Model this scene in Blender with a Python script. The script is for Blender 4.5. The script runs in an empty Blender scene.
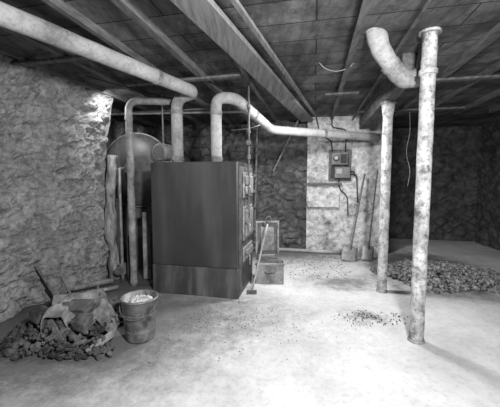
import bpy, bmesh, math, random
from mathutils import Vector, Matrix, noise
random.seed(7)
S=bpy.context.scene
YAW=math.radians(-12)
MR=Matrix.Rotation(YAW,4,'Z')
def rm(u,v,z=0): return MR@Vector((u,v,z))
COL=S.collection
# ---------------- materials
MATS={}
def mat(name,a,b,scale=6,rough=.8,bump=.3,metal=0,detail=8,stretch=(1,1,1),c=None,cs=1.2,cell=0,cellmix=.4,rot=0,speck=0,bs=None,planks=None,lo=.35,hi=.65,warp=.35,sps=45,cp=(.46,.62),cst=(1,1,1),sp=(.34,.50),cdet=10,crough=.75):
    if name in MATS: return MATS[name]
    m=bpy.data.materials.new(name); m.use_nodes=True; N=m.node_tree.nodes; L=m.node_tree.links
    p=N['Principled BSDF']; p.inputs['Roughness'].default_value=rough; p.inputs['Metallic'].default_value=metal
    g=N.new('ShaderNodeNewGeometry')
    mp=N.new('ShaderNodeMapping'); mp.inputs['Scale'].default_value=stretch; mp.inputs['Rotation'].default_value=(0,0,rot)
    L.new(g.outputs['Position'],mp.inputs['Vector'])
    n=N.new('ShaderNodeTexNoise'); n.inputs['Scale'].default_value=scale; n.inputs['Detail'].default_value=detail; n.inputs['Roughness'].default_value=.68
    L.new(mp.outputs[0],n.inputs['Vector'])
    r=N.new('ShaderNodeValToRGB'); r.color_ramp.elements[0].position=lo; r.color_ramp.elements[1].position=hi
    r.color_ramp.elements[0].color=(a,a,a,1); r.color_ramp.elements[1].color=(b,b,b,1)
    L.new(n.outputs['Fac'],r.inputs[0]); col=r.outputs[0]; h=n.outputs['Fac']
    def mix(fac,x,y,mode='MIX'):
        mx=N.new('ShaderNodeMix'); mx.data_type='RGBA'; mx.blend_type=mode
        if isinstance(fac,float): mx.inputs[0].default_value=fac
        else: L.new(fac,mx.inputs[0])
        for i,s in ((6,x),(7,y)):
            if isinstance(s,float): mx.inputs[i].default_value=(s,s,s,1)
            else: L.new(s,mx.inputs[i])
        return mx.outputs[2]
    if cell:
        mp2=N.new('ShaderNodeMapping'); mp2.inputs['Scale'].default_value=(1,1,1.5)
        w=N.new('ShaderNodeTexNoise'); w.inputs['Scale'].default_value=3
        L.new(g.outputs['Position'],w.inputs['Vector'])
        ad=N.new('ShaderNodeVectorMath'); ad.operation='MULTIPLY_ADD'; ad.inputs[1].default_value=(warp,warp,warp)
        L.new(w.outputs['Color'],ad.inputs[0]); L.new(g.outputs['Position'],ad.inputs[2]); L.new(ad.outputs[0],mp2.inputs['Vector'])
        v=N.new('ShaderNodeTexVoronoi'); v.feature='DISTANCE_TO_EDGE'; v.inputs['Scale'].default_value=cell
        L.new(mp2.outputs[0],v.inputs['Vector'])
        r3=N.new('ShaderNodeValToRGB'); r3.color_ramp.elements[0].position=.0; r3.color_ramp.elements[1].position=.12
        r3.color_ramp.elements[0].color=(1-cellmix,)*3+(1,)
        L.new(v.outputs['Distance'],r3.inputs[0]); col=mix(1.0,col,r3.outputs[0],'MULTIPLY')
        v2=N.new('ShaderNodeTexVoronoi'); v2.inputs['Scale'].default_value=cell; L.new(mp2.outputs[0],v2.inputs['Vector'])
        bw=N.new('ShaderNodeRGBToBW'); L.new(v2.outputs['Color'],bw.inputs[0])
        mr=N.new('ShaderNodeMapRange'); mr.inputs[3].default_value=.5; mr.inputs[4].default_value=1.5
        L.new(bw.outputs[0],mr.inputs[0]); col=mix(cellmix,col,mix(1.0,col,mr.outputs[0],'MULTIPLY'))
        ma=N.new('ShaderNodeMath'); ma.operation='MULTIPLY_ADD'; ma.inputs[1].default_value=.4; L.new(r3.outputs[0],ma.inputs[0]); L.new(h,ma.inputs[2]); h=ma.outputs[0]
    if c is not None:
        n2=N.new('ShaderNodeTexNoise'); n2.inputs['Scale'].default_value=cs; n2.inputs['Detail'].default_value=cdet; n2.inputs['Roughness'].default_value=crough
        mc=N.new('ShaderNodeMapping'); mc.inputs['Scale'].default_value=cst; L.new(g.outputs['Position'],mc.inputs['Vector'])
        L.new(mc.outputs[0],n2.inputs['Vector'])
        r2=N.new('ShaderNodeValToRGB'); r2.color_ramp.elements[0].position=cp[0]; r2.color_ramp.elements[1].position=cp[1]
        L.new(n2.outputs['Fac'],r2.inputs[0]); col=mix(r2.outputs[0],col,float(c))
    if planks:
        bt=N.new('ShaderNodeTexBrick'); mp3=N.new('ShaderNodeMapping'); mp3.inputs['Rotation'].default_value=(0,0,planks[0])
        L.new(g.outputs['Position'],mp3.inputs['Vector']); L.new(mp3.outputs[0],bt.inputs['Vector'])
        bt.inputs['Scale'].default_value=1; bt.inputs['Brick Width'].default_value=planks[1]; bt.inputs['Row Height'].default_value=planks[2]
        bt.inputs['Mortar Size'].default_value=.006; bt.inputs['Color1'].default_value=(1,1,1,1); bt.inputs['Color2'].default_value=(.5,.5,.5,1); bt.inputs['Mortar'].default_value=(.1,.1,.1,1)
        col=mix(1.0,col,bt.outputs['Color'],'MULTIPLY')
    if speck:
        v=N.new('ShaderNodeTexNoise'); v.inputs['Scale'].default_value=sps; v.inputs['Detail'].default_value=6; v.inputs['Roughness'].default_value=.75
        L.new(g.outputs['Position'],v.inputs['Vector'])
        r4=N.new('ShaderNodeValToRGB'); r4.color_ramp.elements[0].position=sp[0]; r4.color_ramp.elements[1].position=sp[1]
        k=1-speck; r4.color_ramp.elements[0].color=(k,k,k,1)
        L.new(v.outputs['Fac'],r4.inputs[0]); col=mix(1.0,col,r4.outputs[0],'MULTIPLY')
    L.new(col,p.inputs['Base Color'])
    if bump:
        bp=N.new('ShaderNodeBump'); bp.inputs['Strength'].default_value=bump; bp.inputs['Distance'].default_value=bs or .03
        L.new(h,bp.inputs['Height']); L.new(bp.outputs[0],p.inputs['Normal'])
    MATS[name]=m
    return m
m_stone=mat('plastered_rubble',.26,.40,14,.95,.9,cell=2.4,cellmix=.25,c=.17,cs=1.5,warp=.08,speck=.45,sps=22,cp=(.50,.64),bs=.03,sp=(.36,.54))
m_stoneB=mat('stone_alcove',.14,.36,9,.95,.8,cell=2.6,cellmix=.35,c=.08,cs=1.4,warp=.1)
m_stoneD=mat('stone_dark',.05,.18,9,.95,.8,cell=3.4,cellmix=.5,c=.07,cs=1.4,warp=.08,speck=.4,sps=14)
m_stoneX=mat('stone_darkest',.03,.11,7,.95,.7,cell=3.0,cellmix=.4,warp=.08)  # darkest stone tone, for the coal room and right wall
m_white=mat('whitewash',.40,.72,8,.95,.6,cell=2.6,cellmix=.12,warp=.04,c=.18,cs=2.3,speck=.5,sps=14,cp=(.52,.66),sp=(.36,.52))
m_boiler=mat('boiler_jacket',.050,.070,1.6,.40,.02,metal=.3,detail=3,c=.14,cs=1.4,cst=(3,3,.35),cp=(.46,.80),cdet=5,crough=.5)
m_bbase=mat('boiler_base',.045,.075,3,.45,.03,metal=.2,detail=3,c=.18,cs=2.0,cst=(3,3,.6),cp=(.46,.72),cdet=6,crough=.55)
m_iron=mat('cast_iron',.05,.16,9,.6,.3,metal=.3)
m_ironL=mat('worn_iron',.14,.34,12,.5,.3,metal=.3)
m_ironD=mat('dark_iron',.02,.06,9,.7,.3,metal=.2)
m_insul=mat('pipe_insulation',.32,.60,7,.9,.3,c=.20,cs=3.5,speck=.35)
m_insulD=mat('pipe_insulation_dirty',.18,.38,7,.9,.4,c=.12,cs=4,speck=.3)
m_paint=mat('chipped_paint',.26,.60,6,.7,.35,c=.12,cs=5,speck=.55,sps=24,cp=(.5,.6))
m_wood=mat('old_wood',.06,.18,6,.85,.3,stretch=(4,.6,4),rot=math.radians(12))
m_woodL=mat('light_wood',.13,.27,6,.85,.3,stretch=(5,.5,4),rot=math.radians(20))
m_woodP=mat('pale_stick',.12,.30,9,.85,.3)
m_woodV=mat('upright_wood',.08,.42,6,.9,.8,stretch=(4,4,.9))
m_ceil=mat('ceiling_boards',.07,.23,3,.9,.4,stretch=(3,.5,1),rot=math.radians(12),planks=(math.radians(12),2.1,.29),c=.05,cs=1.6,speck=.55,sps=7)
m_coal=mat('coal',.015,.10,12,.6,.5)
m_coalG=mat('coal_gravel',.05,.36,22,.8,.5,lo=.42,hi=.62)
m_rub=mat('rubble',.02,.16,4,.9,.6,lo=.42,hi=.66)
m_ash=mat('ash',.25,.6,14,1,.5)
m_zinc=mat('galvanised_steel',.14,.34,10,.45,.1,metal=.4,c=.07,cs=6)
m_tank=mat('tank_steel',.09,.17,4,.5,.2,metal=.2,c=.05,cs=2)
m_brick=mat('brick',.08,.20,6,.95,.4,c=.05,cs=3)
m_box=mat('grey_paint',.08,.18,9,.6,.1)
m_boxL=mat('pale_panel',.25,.40,9,.6,.1)
m_crate=mat('crate_grey',.16,.34,8,.8,.2,c=.10,cs=5)
m_rag=mat('rag',.06,.22,9,1,.4)
m_wire=mat('cable',.30,.38,5,.6,0)
m_floor=mat('concrete_floor',.44,.64,1.6,.85,.2,c=.42,cs=4.0,speck=.2,sps=24,cp=(.54,.78))
nt=m_floor.node_tree; N=nt.nodes; L=nt.links; p=N['Principled BSDF']; src=p.inputs['Base Color'].links[0].from_socket
def dirt_shade(src,cx,cy,r0,r1,val,sx=1,sy=1):
    g=N.new('ShaderNodeNewGeometry'); nz=N.new('ShaderNodeTexNoise'); nz.inputs['Scale'].default_value=4.5; nz.inputs['Detail'].default_value=12; nz.inputs['Roughness'].default_value=.9
    L.new(g.outputs['Position'],nz.inputs['Vector'])
    mp=N.new('ShaderNodeMapping'); mp.inputs['Location'].default_value=(-cx*sx,-cy*sy,0); mp.inputs['Scale'].default_value=(sx,sy,0); L.new(g.outputs['Position'],mp.inputs['Vector'])
    ln=N.new('ShaderNodeVectorMath'); ln.operation='LENGTH'; L.new(mp.outputs[0],ln.inputs[0])
    ma=N.new('ShaderNodeMath'); ma.operation='MULTIPLY_ADD'; ma.inputs[1].default_value=1.9; L.new(nz.outputs['Fac'],ma.inputs[0]); L.new(ln.outputs['Value'],ma.inputs[2])
    mr=N.new('ShaderNodeMapRange'); mr.inputs[1].default_value=r0+.95; mr.inputs[2].default_value=r1+.95; mr.inputs[3].default_value=1; mr.inputs[4].default_value=0; mr.interpolation_type='SMOOTHSTEP'
    L.new(ma.outputs[0],mr.inputs[0])
    mx=N.new('ShaderNodeMix'); mx.data_type='RGBA'; L.new(mr.outputs[0],mx.inputs[0]); L.new(src,mx.inputs[6]); mx.inputs[7].default_value=(val,val,val,1)
    return mx.outputs[2]
src=dirt_shade(src,2.7,4.5,.5,1.2,.08,1,.8)
src=dirt_shade(src,-2.2,3.6,.9,1.7,.07,1,.8)
src=dirt_shade(src,-.8,3.0,.0,.95,.16,.5,.95)
src=dirt_shade(src,-1.4,2.4,.2,1.1,.14,.7,1.0)
src=dirt_shade(src,1.15,2.85,-.1,.35,.14,1,1.6)
src=dirt_shade(src,.6,5.5,.1,.9,.14,.35,1)
src=dirt_shade(src,1.25,3.9,.0,.45,.18,.6,1)  # dark band painted into the floor colour as the middle post's cast shadow
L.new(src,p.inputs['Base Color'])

# ---------------- object helpers
def reg(o,label,cat,group=None,kind=None):
    if label: o['label']=label
    if cat: o['category']=cat
    if group: o['group']=group
    if kind: o['kind']=kind
    return o
WM={}
def mk(name,bm,m,parent=None,smooth=False,label=None,cat=None,group=None,kind=None,bevel=0):
    vs=[v.co for v in bm.verts]
    lo=Vector([min(v[i] for v in vs) for i in range(3)]); hi=Vector([max(v[i] for v in vs) for i in range(3)])
    c=(lo+hi)/2; c.z=lo.z
    for v in bm.verts: v.co-=c
    bmesh.ops.recalc_face_normals(bm,faces=bm.faces)
    me=bpy.data.meshes.new(name); bm.to_mesh(me); bm.free()
    me.materials.append(m)
    if smooth:
        for f in me.polygons: f.use_smooth=True
    o=bpy.data.objects.new(name,me); COL.objects.link(o); o.location=c
    if parent:
        o.parent=parent; o.matrix_parent_inverse=WM[parent].inverted()
    WM[o]=Matrix.Translation(c)
    if bevel:
        b=o.modifiers.new('bevel','BEVEL'); b.width=bevel; b.segments=2; b.limit_method='ANGLE'
    reg(o,label,cat,group,kind)
    return o
def empty(name,loc,label,cat,group=None):
    o=bpy.data.objects.new(name,None); COL.objects.link(o); o.location=loc; o.empty_display_size=.1
    WM[o]=Matrix.Translation(Vector(loc)); reg(o,label,cat,group); return o
def NB(): return bmesh.new()
def abox(bm,x0,x1,y0,y1,z0,z1,M=None):
    M=M or Matrix.Identity(4)
    mtx=M@Matrix.Translation(((x0+x1)/2,(y0+y1)/2,(z0+z1)/2))@Matrix.Diagonal((x1-x0,y1-y0,z1-z0,1))
    return bmesh.ops.create_cube(bm,size=1,matrix=mtx)['verts']
def rbox(bm,*a): return abox(bm,*a,M=MR)
def acyl(bm,p0,p1,r0,r1=None,seg=24):
    p0=Vector(p0);p1=Vector(p1); d=p1-p0; r1=r0 if r1 is None else r1
    q=d.to_track_quat('Z','Y').to_matrix().to_4x4()
    return bmesh.ops.create_cone(bm,cap_ends=True,segments=seg,radius1=r0,radius2=r1,depth=d.length,matrix=Matrix.Translation((p0+p1)/2)@q)['verts']
def path(pts,br,n=8):
    pts=[Vector(p) for p in pts]; out=[pts[0]]
    for i in range(1,len(pts)-1):
        a=(pts[i-1]-pts[i]); b=(pts[i+1]-pts[i]); t=min(br,a.length*.49,b.length*.49)
        A=pts[i]+a.normalized()*t; B=pts[i]+b.normalized()*t
        for k in range(n+1):
            s=k/n; out.append((1-s)**2*A+2*s*(1-s)*pts[i]+s*s*B)
    out.append(pts[-1]); return out
def subdiv(P,step):
    out=[P[0]]
    for a,b in zip(P,P[1:]):
        n=max(1,int((b-a).length/step))
        for k in range(1,n+1): out.append(a.lerp(b,k/n))
    return out
def tube(bm,pts,r,br=.1,seg=16,lump=0,step=.12,caps=True):
    P=subdiv(path(pts,br),step); rings=[]; nrm=None
    for i,p_ in enumerate(P):
        a=P[max(i-1,0)]; b=P[min(i+1,len(P)-1)]; t=(b-a).normalized()
        if nrm is None: nrm=t.orthogonal().normalized()
        else: nrm=(nrm-t*nrm.dot(t)).normalized()
        bi=t.cross(nrm); ring=[]
        for k in range(seg):
            an=2*math.pi*k/seg; d=nrm*math.cos(an)+bi*math.sin(an)
            rr=r(i/(len(P)-1)) if callable(r) else r
            if lump: rr*=1+lump*noise.noise((p_+d*rr)*7)
            ring.append(bm.verts.new(p_+d*rr))
        rings.append(ring)
    for A,B in zip(rings,rings[1:]):
        for k in range(seg): bm.faces.new((A[k],A[(k+1)%seg],B[(k+1)%seg],B[k]))
    if caps: bm.faces.new(rings[0][::-1]); bm.faces.new(rings[-1])
def ring_at(bm,p,d,r,w): 
    p=Vector(p); d=Vector(d).normalized(); acyl(bm,p-d*w/2,p+d*w/2,r,seg=24)
def wallgrid(bm,f,u0,u1,w0,w1,step,amp,cell=3.0,rough=1,H=.9,fq=3):
    nu=max(2,int((u1-u0)/step)); nw=max(2,int((w1-w0)/step)); g=[]
    for i in range(nu+1):
        row=[]
        for j in range(nw+1):
            a=u0+(u1-u0)*i/nu; b=w0+(w1-w0)*j/nw
            base,nn=f(a,b)
            wv=noise.noise_vector(base*2.5)*.12
            d,_=noise.voronoi((Vector((base.x,base.y,base.z*1.5))+wv)*cell)
            h=min(1,(d[1]-d[0])*3.2)*amp+amp*rough*noise.fractal(base*fq,H,2,6)
            row.append(bm.verts.new(base+nn*h))
        g.append(row)
    for i in range(nu):
        for j in range(nw): bm.faces.new((g[i][j],g[i+1][j],g[i+1][j+1],g[i][j+1]))
def chunk(bm,c,s,rng=.35,sub=1,flat=1):
    vs=bmesh.ops.create_icosphere(bm,subdivisions=sub,radius=1)['verts']
    q=Matrix.Rotation(random.random()*6.28,3,Vector((random.random()-.5,random.random()-.5,random.random()-.5)).normalized())
    sc=Vector((s*random.uniform(.7,1.3),s*random.uniform(.6,1.1),s*random.uniform(.5,.9)))
    for v in vs:
        k=1+random.uniform(-rng,rng); w=Vector((v.co.x*sc.x,v.co.y*sc.y,v.co.z*sc.z))*k
        w=q@w; w.z*=flat; v.co=Vector(c)+w

# ---------------- room
CZ=2.5
bm=NB(); rbox(bm,-4.2,4.0,-2.2,8.2,-.1,0); mk('floor',bm,m_floor,kind='structure',label='worn pale concrete floor with dirty patches, coal dust and a painted post shadow')
bm=NB(); rbox(bm,-4.2,4.0,-2.2,8.2,CZ,CZ+.1); mk('ceiling',bm,m_ceil,kind='structure',label='grimy boarded basement ceiling')
def bul(b): return .04*math.sin(b*3)+ .09*max(0,b-1.3)
def fl(a,b):
    # masonry pier standing proud of the wall from v=2.75 on
    st=.10*min(1,max(0,(a-2.72)/.05))
    return rm(-2.94+st+bul(b),a,b),rm(1,0,0)
bm=NB(); wallgrid(bm,fl,-2.1,3.6,-.02,CZ+.02,.026,.055,cell=3.4,rough=1.3,H=.6,fq=5)
def fle(a,b): return rm(-3.7+a+bul(b)*(a/.92),3.62,b),rm(0,1,0)
wallgrid(bm,lambda a,b:fle(a,b),0,.92,-.02,CZ+.02,.04,.02)
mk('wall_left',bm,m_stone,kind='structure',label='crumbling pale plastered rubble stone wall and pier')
bm=NB(); wallgrid(bm,lambda a,b:(rm(-3.6,a,b),rm(1,0,0)),3.5,6.0,-.02,CZ+.02,.05,.05)
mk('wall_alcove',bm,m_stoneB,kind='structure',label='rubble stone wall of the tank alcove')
bm=NB(); wallgrid(bm,lambda a,b:(rm(a,5.93,b),rm(0,-1,0)),-3.7,-.10,-.02,CZ+.02,.035,.055)
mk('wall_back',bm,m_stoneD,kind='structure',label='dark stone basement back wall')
WR=1.32
bm=NB(); wallgrid(bm,lambda a,b:(rm(a,5.77,b),rm(0,-1,0)),-.13,WR,-.02,CZ+.02,.03,.016,cell=2.6,rough=1.2,H=.6)
rbox(bm,-.13,WR,5.78,6.0,0,CZ); 
mk('wall_whitewashed',bm,m_white,kind='structure',label='whitewashed patched masonry wall section')
bm=NB(); wallgrid(bm,lambda a,b:(rm(a,7.4,b),rm(0,-1,0)),1.0,3.8,-.02,CZ+.02,.07,.04)
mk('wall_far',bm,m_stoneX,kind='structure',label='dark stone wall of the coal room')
bm=NB(); rbox(bm,1.22,WR,6.0,7.4,0,CZ); mk('wall_partition',bm,m_stoneX,kind='structure',label='dark side wall of the coal room')
bm=NB(); wallgrid(bm,lambda a,b:(rm(3.5,a,b),rm(-1,0,0)),-2.1,7.5,-.02,CZ+.02,.07,.05)
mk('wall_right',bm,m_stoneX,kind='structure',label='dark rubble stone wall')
bm=NB(); rbox(bm,-4.0,3.8,-2.2,-2.1,0,CZ); mk('wall_front',bm,m_stoneD,kind='structure',label='plain masonry wall')

for u,w_ in [(-3.2,.03),(-2.62,.025),(-2.2,.03),(-1.62,.022),(-1.2,.03),(-.72,.022),(.3,.025),(1.34,.03),(1.75,.022),(2.3,.03),(2.8,.025)]:
    bm=NB(); rbox(bm,u-w_,u+w_,-2,5.70,CZ-.06,CZ)
    mk('ceiling_joist',bm,m_wood,label='shallow rough wooden joist under the ceiling boards',cat='joist',group='ceiling joists')
bm=NB(); rbox(bm,.77,.89,3.05,5.70,2.25,CZ); mk('girder',bm,m_wood,label='heavy wooden girder carried by a round post',cat='beam',bevel=.01)
def plank(name,a,b,w,t,m,label,cat='plank',group=None,tw=0):
    a=Vector(a);b=Vector(b); d=(b-a); X=d.normalized(); Z=Vector((0,0,1)); Y=Z.cross(X)
    if Y.length<.1: Y=Vector((0,1,0))
    Y.normalize(); Z=X.cross(Y)
    if tw: 
        Rm=Matrix.Rotation(tw,3,X); Y=Rm@Y; Z=Rm@Z
    M=Matrix.Translation((a+b)/2)@Matrix((X,Y,Z)).transposed().to_4x4()
    bm=NB(); abox(bm,-d.length/2,d.length/2,-w/2,w/2,-t/2,t/2,M=M)
    return mk(name,bm,m,label=label,cat=cat,group=group,bevel=.004)
plank('ceiling_plank',(-.60,1.2,2.415),(1.03,5.5,2.415),.21,.04,m_woodL,'wide weathered grey board fastened under the joists',group='boards below the joists')
plank('ceiling_plank',(-.35,1.2,2.425),(1.12,5.2,2.425),.04,.025,m_woodL,'narrow weathered grey batten fastened under the joists',group='boards below the joists')
for (a,b_) in (((-2.7,5.1),(-.3,4.6)),((-2.7,3.0),(-1.3,2.7)),((1.7,4.9),(3.2,4.58)),((1.75,3.4),(3.2,3.1)),((-.1,3.2),(-1.4,3.5)),((.95,3.9),(1.35,3.82))):
    plank('cross_batten',(a[0],a[1],2.425),(b_[0],b_[1],2.425),.07,.025,m_wood,'dark batten crossing under the joists',cat='batten',group='cross battens')

# ---------------- boiler
U0,U1,V0,V1=-1.875,-.815,3.20,3.97
B=empty('boiler',rm((U0+U1)/2,(V0+V1)/2,0),'large dark sheet-metal jacketed coal boiler on a base','boiler')
bm=NB(); rbox(bm,U0,U1,V0,V1,0,.345); mk('boiler_base',bm,m_bbase,B,bevel=.012,label='rust-streaked base section')
bm=NB(); rbox(bm,U0+.004,U1-.004,V0+.004,V1-.004,.346,1.555); mk('jacket',bm,m_boiler,B,bevel=.012,label='dark stained sheet-metal jacket')
bm=NB(); rbox(bm,U1-.01,U1+.012,V0+.06,V1-.03,.05,1.5); mk('door_plate',bm,m_iron,B,bevel=.006)
for (z0,z1,nm) in ((1.14,1.44,'clean_out_door'),(.64,1.04,'fire_door'),(.39,.56,'damper_door')):
    bm=NB(); rbox(bm,U1+.012,U1+.035,V0+.15,V1-.14,z0,z1); rbox(bm,U1+.035,U1+.055,V0+.19,V1-.18,z0+.04,z1-.04)
    D=mk(nm,bm,m_ironL,B,bevel=.012)
    for zz in (z0+.02,z1-.08):
        bm=NB(); acyl(bm,rm(U1+.05,V1-.12,zz),rm(U1+.05,V1-.12,zz+.06),.022,seg=12); mk('hinge',bm,m_ironD,D,True)
    bm=NB(); zc=(z0+z1)/2
    tube(bm,[rm(U1+.04,V0+.20,zc),rm(U1+.10,V0+.16,zc),rm(U1+.11,V0+.10,zc-.09)],.011,.03,8); mk('latch_handle',bm,m_zinc,D,True)
bm=NB(); rbox(bm,U1+.012,U1+.018,V0+.16,V1-.15,.09,.33); mk('ash_opening_shade',bm,m_ironD,B)  # flat dark plate painting the shade inside the ash opening, no real hollow
hx=rm(U1+.035,V1-.05,0)
def obox(bm,s0,s1,t,z0,z1,ang,off=0):
    M=Matrix.Translation(hx)@Matrix.Rotation(ang,4,'Z'); return abox(bm,s0,s1,off-t/2,off+t/2,z0,z1,M=M)
ang=math.radians(6)
bm=NB(); obox(bm,0.02,.34,.02,.32,.80,ang); D=mk('open_door',bm,m_iron,B,bevel=.006,label='cast-iron door swung open with a raised frame')
for (a,b_,c_,d_) in ((.02,.045,.32,.80),(.315,.34,.32,.80),(.045,.315,.32,.345),(.045,.315,.775,.80)):
    bm=NB(); obox(bm,a,b_,.02,c_,d_,ang,-.020); mk('door_frame',bm,m_insulD,D,bevel=.003)
bm=NB(); obox(bm,.09,.27,.012,.40,.72,ang,-.016); mk('door_panel',bm,m_crate,D,bevel=.004)
T=empty('riser_pipe',(.02,3.58,.86),'thin iron water pipe with a pressure gauge and lever','pipe')
bm=NB(); tube(bm,[(-.08,3.58,.90),(-.015,3.58,.90),(-.015,3.58,CZ)],.014,.04,10); mk('pipe_run',bm,m_iron,T,True)
for z in (1.2,1.62,1.92,2.2):
    bm=NB(); acyl(bm,(-.015,3.58,z-.025),(-.015,3.58,z+.025),.024,seg=14); mk('pipe_collar',bm,m_zinc,T)
bm=NB(); acyl(bm,(-.015,3.55,1.78),(-.015,3.51,1.78),.038,seg=28); g=mk('pressure_gauge',bm,m_ironD,T,label='round dark-rimmed pressure gauge')
bm=NB(); acyl(bm,(-.015,3.512,1.78),(-.015,3.506,1.78),.028,seg=28); mk('gauge_face',bm,m_box,g)
bm=NB(); tube(bm,[(-.22,3.58,1.93),(-.015,3.58,1.95),(.12,3.58,1.99)],.007,.02,8); mk('relief_lever',bm,m_iron,T,True)
def pipe(name,pts,r,m,label,br=.12,collars=(),loc=None,lump=.05):
    P=empty(name,loc or pts[0],label,'pipe')
    bm=NB(); tube(bm,pts,r,br,20,lump=lump); mk('pipe_run',bm,m,P,True)
    for (c,d) in collars:
        bm=NB(); ring_at(bm,c,d,r*1.10,.05); mk('pipe_band',bm,m_insulD,P,bevel=.006)
    return P
pipe('steam_pipe',[(-.86,3.60,1.56),(-.86,3.60,2.30),(-.62,3.50,2.34),(-1.02,2.75,2.34),(-1.75,1.4,2.34)],.068,m_insul,'fat white-wrapped steam pipe rising from the boiler and running overhead',.12,
  [((-.86,3.60,1.60),(0,0,1)),((-.86,3.60,2.14),(0,0,1)),((-.90,2.975,2.34),(.4,.75,0))])
pipe('steam_pipe',[(-.40,3.60,1.56),(-.40,3.60,2.31),(-.17,3.62,2.31),(.33,4.65,2.11),(2.22,5.26,2.08)],.066,m_insul,'white-wrapped steam pipe rising from the boiler and crossing below the ceiling',.15,
  [((-.40,3.60,1.60),(0,0,1)),((-.40,3.60,2.13),(0,0,1)),((.05,4.08,2.22),(.5,1,-.2)),((1.2,4.93,2.1),(2,.65,0))])
pipe('return_pipe',[(-.93,3.76,2.31),(-1.49,3.76,2.31),(-1.49,3.76,.0)],.043,m_insulD,'narrow grimy insulated return pipe dropping to the floor',.12,
  [((-1.49,3.76,2.10),(0,0,1)),((-1.49,3.76,1.1),(0,0,1)),((-1.49,3.76,.05),(0,0,1)),((-1.06,3.76,2.31),(1,0,0))],lump=.15)
pipe('wrapped_pipe',[(.86,2.30,2.64),(1.08,2.58,2.42),(1.33,2.70,2.21),(1.50,2.70,2.25),(1.56,2.72,2.5)],.072,m_insul,'short thick cloth-wrapped pipe bending down from the ceiling behind the post',.12,
  [((1.20,2.64,2.32),(.25,.12,-.21))],loc=(1.08,2.58,2.42),lump=.25)
pipe('floor_pipe',[rm(-.75,5.60,.035),rm(.52,5.60,.035)],.032,m_insul,'pale pipe lying on the floor along the wall')
bm=NB(); tube(bm,[(-2.4,4.75,2.36),(-.1,4.55,2.36),(.1,4.9,2.36),(.12,5.6,2.36)],.018,.05,10); mk('thin_pipe',bm,m_ironL,smooth=True,label='thin iron water pipe hung under the joists',cat='pipe',group='thin pipes under the joists')
bm=NB(); tube(bm,[(.98,1.5,2.40),(1.55,4.2,2.40),(1.80,5.35,2.40)],.014,.05,10); mk('thin_pipe',bm,m_iron,smooth=True,label='thin iron water pipe hung under the joists',cat='pipe',group='thin pipes under the joists')
bm=NB(); tube(bm,[(-1.7,3.2,2.42),(-1.1,3.9,2.40),(-.6,4.4,2.42),(-.2,5.4,2.42)],.006,.2,8); mk('ceiling_wire',bm,m_ironD,smooth=True,label='slack dark wire strung under the joists',cat='wire',group='wires under the joists')
bm=NB(); tube(bm,[(1.7,3.2,2.42),(2.2,3.8,2.36),(2.6,4.6,2.42)],.006,.2,8); mk('ceiling_wire',bm,m_insulD,smooth=True,label='slack wire strung under the joists',cat='wire',group='wires under the joists')
def column(x,y,top,label,cap=True):
    C=empty('support_column',(x,y,0),label,'column','round support columns')
    bm=NB(); tube(bm,[(x,y,.0),(x,y,top-.0)],.055,.1,28,lump=.07,step=.06); mk('shaft',bm,m_paint,C,True)
    bm=NB(); acyl(bm,(x,y,0),(x,y,.02),.068,.062,seg=28); mk('base_plate',bm,m_ironL,C,bevel=.004)
    if cap:
        bm=NB(); acyl(bm,(x,y,top-.15),(x,y,top-.025),.058,.074,seg=28); acyl(bm,(x,y,top-.03),(x,y,top),.085,seg=28); mk('capital',bm,m_paint,C,bevel=.006)
    else:
        bm=NB(); acyl(bm,(x,y,2.17),(x,y,2.21),.068,seg=28); mk('coupling_flange',bm,m_paint,C,bevel=.006)
        bm=NB(); acyl(bm,(x,y,CZ-.02),(x,y,CZ),.08,seg=28); mk('top_plate',bm,m_paint,C,bevel=.004)
column(1.60,3.55,2.25,'round iron post with chipped pale paint and flared cap')
column(1.40,2.43,CZ,'round iron post with mottled pale paint reaching the ceiling',False)

# ---------------- tank alcove
TK=empty('water_tank',(-1.78,4.9,0),'large dark horizontal cylindrical tank on brick piers','tank')
c0=Vector((-1.66,4.36,1.49)); ax=Vector((math.sin(math.radians(5)),math.cos(math.radians(5)),0))
bm=NB()
prof=[(-.14,.02),(-.13,.15),(-.10,.30),(-.05,.42),(0,.49),(.05,.53),(1.17,.53),(1.2,.50),(1.26,.3),(1.28,.02)]
sd=Vector((ax.y,-ax.x,0)); rings=[]
for s,rr in prof:
    rings.append([bm.verts.new(c0+ax*s+(sd*math.cos(2*math.pi*k/48)+Vector((0,0,1))*math.sin(2*math.pi*k/48))*rr) for k in range(48)])
for A,Bq in zip(rings,rings[1:]):
    for k in range(48): bm.faces.new((A[k],A[(k+1)%48],Bq[(k+1)%48],Bq[k]))
bm.faces.new(rings[0]); bm.faces.new(rings[-1])
mk('tank_shell',bm,m_tank,TK,True)
bm=NB(); tube(bm,[c0+ax*.06+(sd*math.cos(t)+Vector((0,0,1))*math.sin(t))*.532 for t in [k*2*math.pi/48 for k in range(49)]],.016,.02,8,step=.2); mk('tank_rim',bm,m_ironL,TK,True)
bm=NB(); acyl(bm,c0-ax*.11+Vector((.0,0,.02)),c0-ax*.18+Vector((.0,0,.02)),.08,seg=20); mk('tank_flange',bm,m_ironL,TK)
for s in (.25,1.0):
    p_=c0+ax*s; bm=NB(); abox(bm,p_.x-.38,p_.x+.38,p_.y-.12,p_.y+.12,0,1.06)
    mk('brick_pier',bm,m_brick,TK,bevel=.01)
E=empty('expansion_drum',(-1.22,4.05,1.75),'small pale-banded drum hung behind the boiler','drum')
bm=NB(); acyl(bm,(-1.20,3.98,1.72),(-1.12,4.16,1.72),.115,seg=36); mk('drum_shell',bm,m_insulD,E,bevel=.02)
bm=NB(); acyl(bm,(-1.204,3.97,1.72),(-1.20,3.98,1.72),.085,seg=32); mk('drum_cover',bm,m_tank,E)
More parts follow.
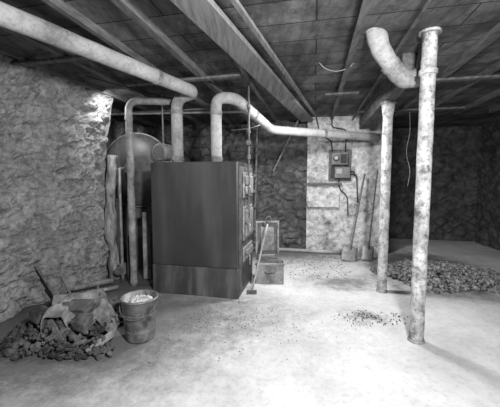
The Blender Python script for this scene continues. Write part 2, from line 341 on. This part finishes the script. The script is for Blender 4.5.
bm=NB(); acyl(bm,(-1.16,4.07,1.82),(-1.16,4.07,CZ),.012,seg=8); mk('hanger_rod',bm,m_iron,E)
bm=NB(); tube(bm,[(-1.86,4.04,0),(-1.90,4.06,.9),(-1.85,4.08,1.68)],lambda t:.075-.015*t+.012*math.sin(t*17),.3,18,lump=.6,step=.05)
mk('timber_post',bm,m_woodV,smooth=True,label='rough bark-like upright timber stump post',cat='post')
Q=empty('drain_pipe',(-1.70,3.92,0),'thin upright water pipe with a valve near the floor','pipe')
bm=NB(); tube(bm,[(-1.70,3.92,0),(-1.70,3.92,1.5),(-1.70,4.10,1.5)],.02,.05,12); mk('pipe_run',bm,m_ironL,Q,True)
bm=NB(); acyl(bm,(-1.70,3.92,.10),(-1.70,3.92,.24),.045,seg=18); acyl(bm,(-1.70,3.92,.17),(-1.70,3.82,.17),.03,seg=16); mk('valve_body',bm,m_ironL,Q,bevel=.004)
bm=NB(); acyl(bm,(-1.70,3.82,.17),(-1.70,3.805,.17),.055,seg=24); mk('valve_wheel',bm,m_zinc,Q)
bm=NB(); tube(bm,[(-1.60,3.88,0),(-1.60,3.88,.62),(-1.49,3.90,.66)],.016,.05,12); mk('stub_pipe',bm,m_iron,smooth=True,label='short upright iron stub pipe',cat='pipe')
plank('leaning_board',(-1.40,3.95,.02),(-1.41,3.99,.92),.06,.02,m_crate,'pale board standing behind the boiler',cat='board',group='leaning boards',tw=math.pi/2)
plank('leaning_board',(-1.30,4.00,.02),(-1.31,4.04,.80),.10,.02,m_wood,'dark board standing behind the boiler',cat='board',group='leaning boards',tw=math.pi/2)
bm=NB(); tube(bm,[(-1.78,3.80,.05),(-2.0,3.62,.05),(-2.18,3.48,.05)],.032,.1,14); mk('iron_pipe',bm,m_insulD,smooth=True,label='loose iron pipe lying on the floor',cat='pipe',group='loose pipes')
bm=NB(); tube(bm,[(-1.62,3.60,.035),(-1.95,3.38,.035),(-2.1,3.28,.035)],.025,.1,14); mk('iron_pipe',bm,m_ironL,smooth=True,label='loose iron pipe lying on the floor',cat='pipe',group='loose pipes')

# ---------------- back wall fittings
bx=lambda u,z,v=5.74: rm(u,v,z)
EB=empty('fuse_box',bx(.42,1.4),'dark electrical fuse box with meter and conduit on the wall','fuse box')
bm=NB(); rbox(bm,.30,.58,5.62,5.74,1.62,1.84); mk('meter_cabinet',bm,m_box,EB,bevel=.01)
bm=NB(); rbox(bm,.36,.63,5.60,5.74,1.38,1.58); mk('switch_cabinet',bm,m_box,EB,bevel=.01)
bm=NB(); rbox(bm,.39,.49,5.585,5.60,1.46,1.55); mk('cabinet_door',bm,m_boxL,EB,bevel=.003)
bm=NB(); rbox(bm,.46,.56,5.605,5.62,1.65,1.81); mk('cabinet_door',bm,m_ironD,EB,bevel=.003)
bm=NB(); acyl(bm,rm(.38,5.62,1.74),rm(.38,5.57,1.74),.05,seg=28); md=mk('meter_dial',bm,m_ironD,EB,bevel=.008)
bm=NB(); acyl(bm,rm(.38,5.57,1.74),rm(.38,5.565,1.74),.034,seg=28); mk('dial_glass',bm,m_boxL,md)
bm=NB(); rbox(bm,.26,.66,5.742,5.755,1.33,1.90); mk('backing_board',bm,m_wood,EB)
bm=NB(); rbox(bm,.30,.34,5.66,5.74,1.40,1.56); mk('junction_box',bm,m_ironD,EB,bevel=.004)
bm=NB(); tube(bm,[bx(.64,1.50,5.66),bx(.70,1.50,5.66),bx(.70,1.42,5.62)],.012,.02,8); mk('switch_lever',bm,m_ironD,EB,True)
for pts in ([bx(.55,1.84,5.7),bx(.55,2.25,5.7),bx(.30,2.3,5.7),bx(.30,2.5,5.7)],[bx(.32,1.84,5.7),bx(.30,2.06,5.7),bx(.10,2.16,5.7),bx(.02,2.5,5.7)],[bx(.62,1.45,5.7),bx(.75,1.45,5.7),bx(.78,.95,5.72)],[bx(.45,1.38,5.72),bx(.45,1.2,5.72),bx(.60,1.05,5.72),bx(.62,.7,5.72)],[bx(.36,1.62,5.68),bx(.32,1.60,5.66),bx(.32,1.56,5.68)],[bx(.56,1.62,5.68),bx(.60,1.60,5.64),bx(.60,1.58,5.68)]):
    bm=NB(); tube(bm,pts,.010,.06,8); mk('conduit',bm,m_ironD,EB,True)
bm=NB(); rbox(bm,-.12,.50,5.67,5.740,1.26,1.30); mk('wall_shelf',bm,m_wood,label='narrow dark ledge board along the wall',cat='shelf',bevel=.006)
bm=NB(); rbox(bm,-.12,.46,5.69,5.742,.84,1.08); mk('patch_block',bm,m_white,label='pale cement patch band standing proud of the wall',cat='wall patch',bevel=.015)
plank('leaning_board',(.13,5.55,2.3),(.08,5.62,.05),.09,.03,m_wood,'dark board leaning on the stone wall',cat='board',group='leaning boards')
plank('leaning_board',(.88,5.48,2.45),(.42,5.50,1.50),.06,.03,m_wood,'dark diagonal board against the stone wall',cat='board',group='leaning boards')
def shovel(base,top,w,label):
    base=Vector(base);top=Vector(top); X=(top-base).normalized()
    Sx=Vector((1,0,0)); Sx=(Sx-X*Sx.dot(X)).normalized(); Nn=X.cross(Sx)
    H=empty('shovel',base,label,'shovel','coal shovels')
    bl=.26
    bm=NB(); tube(bm,[base+X*(bl-.04),top],.013,.1,12); mk('handle',bm,m_wood,H,True)
    bm=NB(); acyl(bm,base+X*(bl-.06)+Nn*.012,base+X*(bl+.10),.018,.015,seg=12); mk('socket',bm,m_iron,H)
    bm=NB(); nx,ny=8,8; g=[]
    for i in range(nx+1):
        row=[]
        for j in range(ny+1):
            s=i/nx*2-1; q=j/ny; ww=w*(1-.08*max(0,q-.85)/.15)
            hh=.018*abs(s)**3+.015*q*q
            row.append(bm.verts.new(base+X*(q*bl)+Sx*(s*ww)+Nn*hh))
        g.append(row)
    for i in range(nx):
        for j in range(ny): bm.faces.new((g[i][j],g[i+1][j],g[i+1][j+1],g[i][j+1]))
    o=mk('blade',bm,m_ironL,H,True); sm=o.modifiers.new('s','SOLIDIFY'); sm.thickness=.005
shovel((1.62,4.85,.01),(2.02,5.30,1.46),.13,'broad steel coal shovel leaning against the whitewashed wall')
shovel((1.94,4.88,.01),(2.22,5.25,1.52),.10,'narrow steel coal shovel leaning against the whitewashed wall')
bm=NB(); tube(bm,[(2.55,4.9,2.5),(2.58,4.9,2.1),(2.52,4.92,1.8),(2.61,4.9,1.5),(2.57,4.9,1.25)],.006,.15,8); mk('hanging_cable',bm,m_insulD,smooth=True,label='loose pale cable hanging from the ceiling',cat='cable')
bm=NB(); tube(bm,[(.68,3.05,2.5),(.74,3.05,2.44),(.86,3.08,2.42),(.98,3.05,2.45),(1.02,3.05,2.5)],.0035,.08,8); mk('ceiling_cable',bm,m_wire,smooth=True,label='pale looped electric cable on the ceiling',cat='cable')
# ---------------- ash bin, rake
M=Matrix.Translation((.27,3.93,0))@Matrix.Rotation(math.radians(-6),4,'Z')
CR=empty('ash_bin',(.27,3.93,0),'low open grey metal ash bin beside the boiler','bin')
bm=NB()
abox(bm,-.18,.18,-.13,-.118,0,.27,M=M); abox(bm,-.18,.18,.118,.13,0,.27,M=M)
abox(bm,-.18,-.168,-.118,.118,0,.27,M=M); abox(bm,.168,.18,-.118,.118,0,.27,M=M); abox(bm,-.168,.168,-.118,.118,0,.03,M=M)
mk('bin_body',bm,m_crate,CR)
for (a,b_,c_,d_) in ((-.192,.192,-.142,-.128),(-.192,.192,.128,.142),(-.192,-.178,-.128,.128),(.178,.192,-.128,.128)):
    bm=NB(); abox(bm,a,b_,c_,d_,.25,.28,M=M); mk('bin_rim',bm,m_insulD,CR,bevel=.003)
bm=NB(); tube(bm,[M@Vector((-.06,-.12,.16)),M@Vector((-.06,-.16,.16)),M@Vector((.06,-.16,.16)),M@Vector((.06,-.12,.16))],.008,.02,8); mk('handle',bm,m_iron,CR,True)
K=empty('fire_rake',(.02,3.46,0),'long pale iron fire rake leaning on the boiler','fire rake')
bm=NB(); tube(bm,[(.02,3.46,.02),(.22,3.72,.80)],.011,.1,10); mk('rod',bm,m_insul,K,True)
bm=NB(); tube(bm,[(.22,3.72,.80),(.19,3.72,.87),(.25,3.74,.90),(.27,3.74,.84),(.22,3.72,.80)],.008,.03,8); mk('loop_handle',bm,m_iron,K,True)
bm=NB(); abox(bm,-.04,.08,3.45,3.47,0,.05); mk('rake_head',bm,m_iron,K,bevel=.004)
bm=NB(); abox(bm,-.12,-.02,3.20,3.26,0,.03); mk('brick',bm,m_insul,label='pale brick fragment on the floor',cat='brick',bevel=.006)

# ---------------- bucket
bxx,byy=-.94,2.48
BK=empty('bucket',(bxx,byy,0),'dirty galvanised steel bucket full of ashes','bucket')
bm=NB(); prof=[(.0,.0),(.110,0),(.118,.02),(.146,.345),(.156,.35),(.156,.365),(.144,.365),(.136,.30),(.0,.30)]
rings=[]
for r_,z_ in prof:
    if r_==0: rings.append([bm.verts.new((bxx,byy,z_))])
    else: rings.append([bm.verts.new((bxx+r_*math.cos(k*math.pi/20),byy+r_*math.sin(k*math.pi/20),z_)) for k in range(40)])
for A,Bq in zip(rings,rings[1:]):
    for k in range(40):
        k2=(k+1)%40
        if len(A)==1: bm.faces.new((A[0],Bq[k2],Bq[k]))
        elif len(Bq)==1: bm.faces.new((A[k],A[k2],Bq[0]))
        else: bm.faces.new((A[k],A[k2],Bq[k2],Bq[k]))
mk('bucket_body',bm,m_zinc,BK,True)
for z_ in (.10,.24): 
    bm=NB(); rr=.118+.028*(z_-.02)/.325; acyl(bm,(bxx,byy,z_-.006),(bxx,byy,z_+.006),rr+.004,seg=40)
    mk('bucket_hoop',bm,m_zinc,BK)
bm=NB(); pts=[(bxx+.158*math.cos(t),byy-.16*abs(math.sin(t))*1.0,.335-.11*abs(math.sin(t))) for t in [k*math.pi/12 for k in range(13)]]
tube(bm,pts,.005,.02,8); mk('bail_handle',bm,m_iron,BK,True)
bm=NB()
for k in range(60):
    a=random.random()*6.28; q=math.sqrt(random.random())*.105; chunk(bm,(bxx+q*math.cos(a),byy+q*math.sin(a),.315+.03*(1-q/.12)),random.uniform(.015,.032))
mk('ash_fill',bm,m_ash,None,label='pale ash and clinker heaped in the bucket',cat='ash',kind='stuff')

# ---------------- debris heap
HX,HY=-1.52,2.62
def hgt(x,y): return .22*max(0,1-((x-HX)/.58)**2)*max(0,1-((y-HY)/.52)**2)
bm=NB()
for k in range(1300):
    x=random.uniform(HX-.55,HX+.46); y=random.uniform(HY-.48,HY+.55)
    h=hgt(x,y)
    if (x-bxx)**2+(y-byy)**2<.055 or (h<=.02 and random.random()<.6): continue
    chunk(bm,(x,y,h*random.random()**.4+.01),random.choice((.010,.015,.02,.032))*random.uniform(.8,1.2),.3)
mk('rubble_heap',bm,m_rub,label='heap of dark coal lumps and broken masonry',cat='rubble',kind='stuff')
for k in range(9):
    x=random.uniform(HX-.36,HX+.24); y=random.uniform(HY-.3,HY+.28)
    sx,sy,sz=random.uniform(.05,.10),random.uniform(.04,.07),random.uniform(.03,.05)
    bm=NB(); q=Matrix.Translation((x,y,hgt(x,y)+.05))@Matrix.Rotation(random.random()*3,4,'Z')@Matrix.Rotation(random.uniform(-.6,.6),4,'X')
    vs=abox(bm,-sx,sx,-sy,sy,-sz,sz,M=q)
    for v in vs: v.co+=Vector((random.uniform(-.02,.02),random.uniform(-.02,.02),random.uniform(-.015,.015)))
    mk('stone_lump',bm,(m_rub,m_crate,m_brick)[k%3],label='angular broken masonry lump on the rubble heap',cat='stone',group='large lumps on the rubble heap',bevel=.008)
def cloth(cx,cy,sx,sy,sd_,m,label):
    bm=NB(); n=34; g=[]
    for i in range(n+1):
        row=[]
        for j in range(n+1):
            x=cx+(i/n-.5)*sx; y=cy+(j/n-.5)*sy
            q=Vector((x*9+sd_,y*9,sd_)); z=hgt(x,y)+.10+.03*math.sin(x*38+4*noise.noise(q))+.05*noise.noise(q*1.5)-.12*abs(2*i/n-1)**2.5-.06*abs(2*j/n-1)**3
            row.append(bm.verts.new((x+.05*noise.noise(q*1.3),y+.05*noise.noise(q*1.7+Vector((9,0,0))),max(.01,z))))
        g.append(row)
    for i in range(n):
        for j in range(n): bm.faces.new((g[i][j],g[i+1][j],g[i+1][j+1],g[i][j+1]))
    o=mk('rag',bm,m,smooth=True,label=label,cat='cloth',group='rags on the rubble heap'); s_=o.modifiers.new('s','SOLIDIFY'); s_.thickness=.008
cloth(-1.28,2.50,.24,.20,3,m_rag,'crumpled dark sacking thrown on the rubble heap')
cloth(-1.60,2.50,.28,.24,8,m_crate,'crumpled grey cloth thrown on the rubble heap')
cloth(-1.45,2.80,.26,.20,14,m_rag,'crumpled dark sacking thrown on the rubble heap')
BL=[((-1.86,2.82,.10),(-1.46,2.60,.28)),((-1.6,2.25,.10),(-1.22,2.58,.22)),((-1.75,2.5,.18),(-1.45,2.22,.10)),((-1.5,2.92,.10),(-1.12,2.80,.14)),((-1.38,2.3,.08),(-1.24,2.45,.26)),
 ((-1.15,2.75,.05),(-1.20,2.5,.20)),((-1.92,2.7,.10),(-1.75,2.4,.20)),((-1.6,2.8,.16),(-1.30,2.85,.20)),((-1.25,2.2,.03),(-1.12,2.36,.10)),((-1.5,2.18,.03),(-1.28,2.26,.10)),((-1.75,2.6,.2),(-1.35,2.72,.28)),((-2.0,2.95,.05),(-1.7,2.98,.12)),((-1.95,2.3,.03),(-1.65,2.36,.12))]
for k,(a,b_) in enumerate(BL):
    plank('broken_board',a,b_,.03+.012*(k%3),.016,m_woodP if k%2==0 else m_wood,'broken splintered board on the rubble heap',cat='board',group='boards on the rubble heap',tw=.5*k)
plank('leaning_board',(-2.08,3.38,.03),(-2.28,3.34,.60),.08,.025,m_woodP,'short board leaning against the rubble wall',cat='board',group='leaning boards',tw=.5)
plank('leaning_board',(-2.04,3.14,.02),(-2.26,3.10,.45),.07,.025,m_wood,'short board leaning against the rubble wall',cat='board',group='leaning boards',tw=.5)
# ---------------- coal pile
def mound(bm,cx,cy,rx,ry,h,n,s0,s1,pw=.5):
    for k in range(n):
        a=random.random()*6.283; q=random.random()**pw*(1+.12*math.sin(a*5))
        x=cx+rx*q*math.cos(a); y=cy+ry*q*math.sin(a)
        chunk(bm,(x,y,max(0,h*(1-q*q))*random.uniform(.7,1)+.006),random.uniform(s0,s1))
bm=NB(); mound(bm,2.70,4.15,.85,.70,.12,2400,.008,.034)
mk('coal_pile',bm,m_coalG,label='spread heap of small coal and gravel',cat='coal',kind='stuff')
bm=NB(); mound(bm,1.20,2.84,.34,.18,.001,150,.002,.009,1.0); mk('coal_scatter',bm,m_coal,label='small loose scatter of coal crumbs on the concrete',cat='coal',kind='stuff')
bm=NB()
for k in range(900):
    x=random.gauss(-.3,.6); y=random.gauss(2.85,.35)
    if -.75<x<1.5 and 2.1<y<3.4-.2*(x+1)-.1: chunk(bm,(x,y,.002),random.uniform(.0015,.006))
for k in range(300):
    x=random.uniform(.55,1.5); y=random.uniform(4.0,5.2); chunk(bm,(x,y,.003),random.uniform(.003,.011))
mk('floor_crumbs',bm,m_coal,label='coal crumbs sprinkled on the floor',cat='coal',kind='stuff')

# ---------------- lights
def area(loc,tgt,size,e):
    l=bpy.data.lights.new('area_source','AREA'); l.energy=e; l.size=size; l.shape='DISK'
    o=bpy.data.objects.new('area_light',l); COL.objects.link(o); o.location=loc
    o.rotation_euler=(Vector(tgt)-Vector(loc)).to_track_quat('-Z','Y').to_euler(); return o
area((.55,.2,2.0),(0.5,4.2,.9),.25,145)
area((.70,3.7,2.35),(.75,4.1,0),.3,64)
area((-1.72,3.75,2.40),(-1.66,4.3,1.6),.12,7)  # added light without a fixture, brightens the tank end in the alcove
w=bpy.data.worlds.new('World'); S.world=w; w.use_nodes=True
w.node_tree.nodes['Background'].inputs[0].default_value=(1,1,1,1); w.node_tree.nodes['Background'].inputs[1].default_value=.05
# ---------------- camera
cd=bpy.data.cameras.new('camera'); cam=bpy.data.objects.new('camera',cd); COL.objects.link(cam)
cd.sensor_width=36; cd.lens=36*300/500; cam.location=(0,0,1.35)
cam.rotation_euler=(math.radians(90-4.5),0,0); cd.clip_start=.05
S.camera=cam
try: S.view_settings.view_transform='Standard'
except Exception: pass
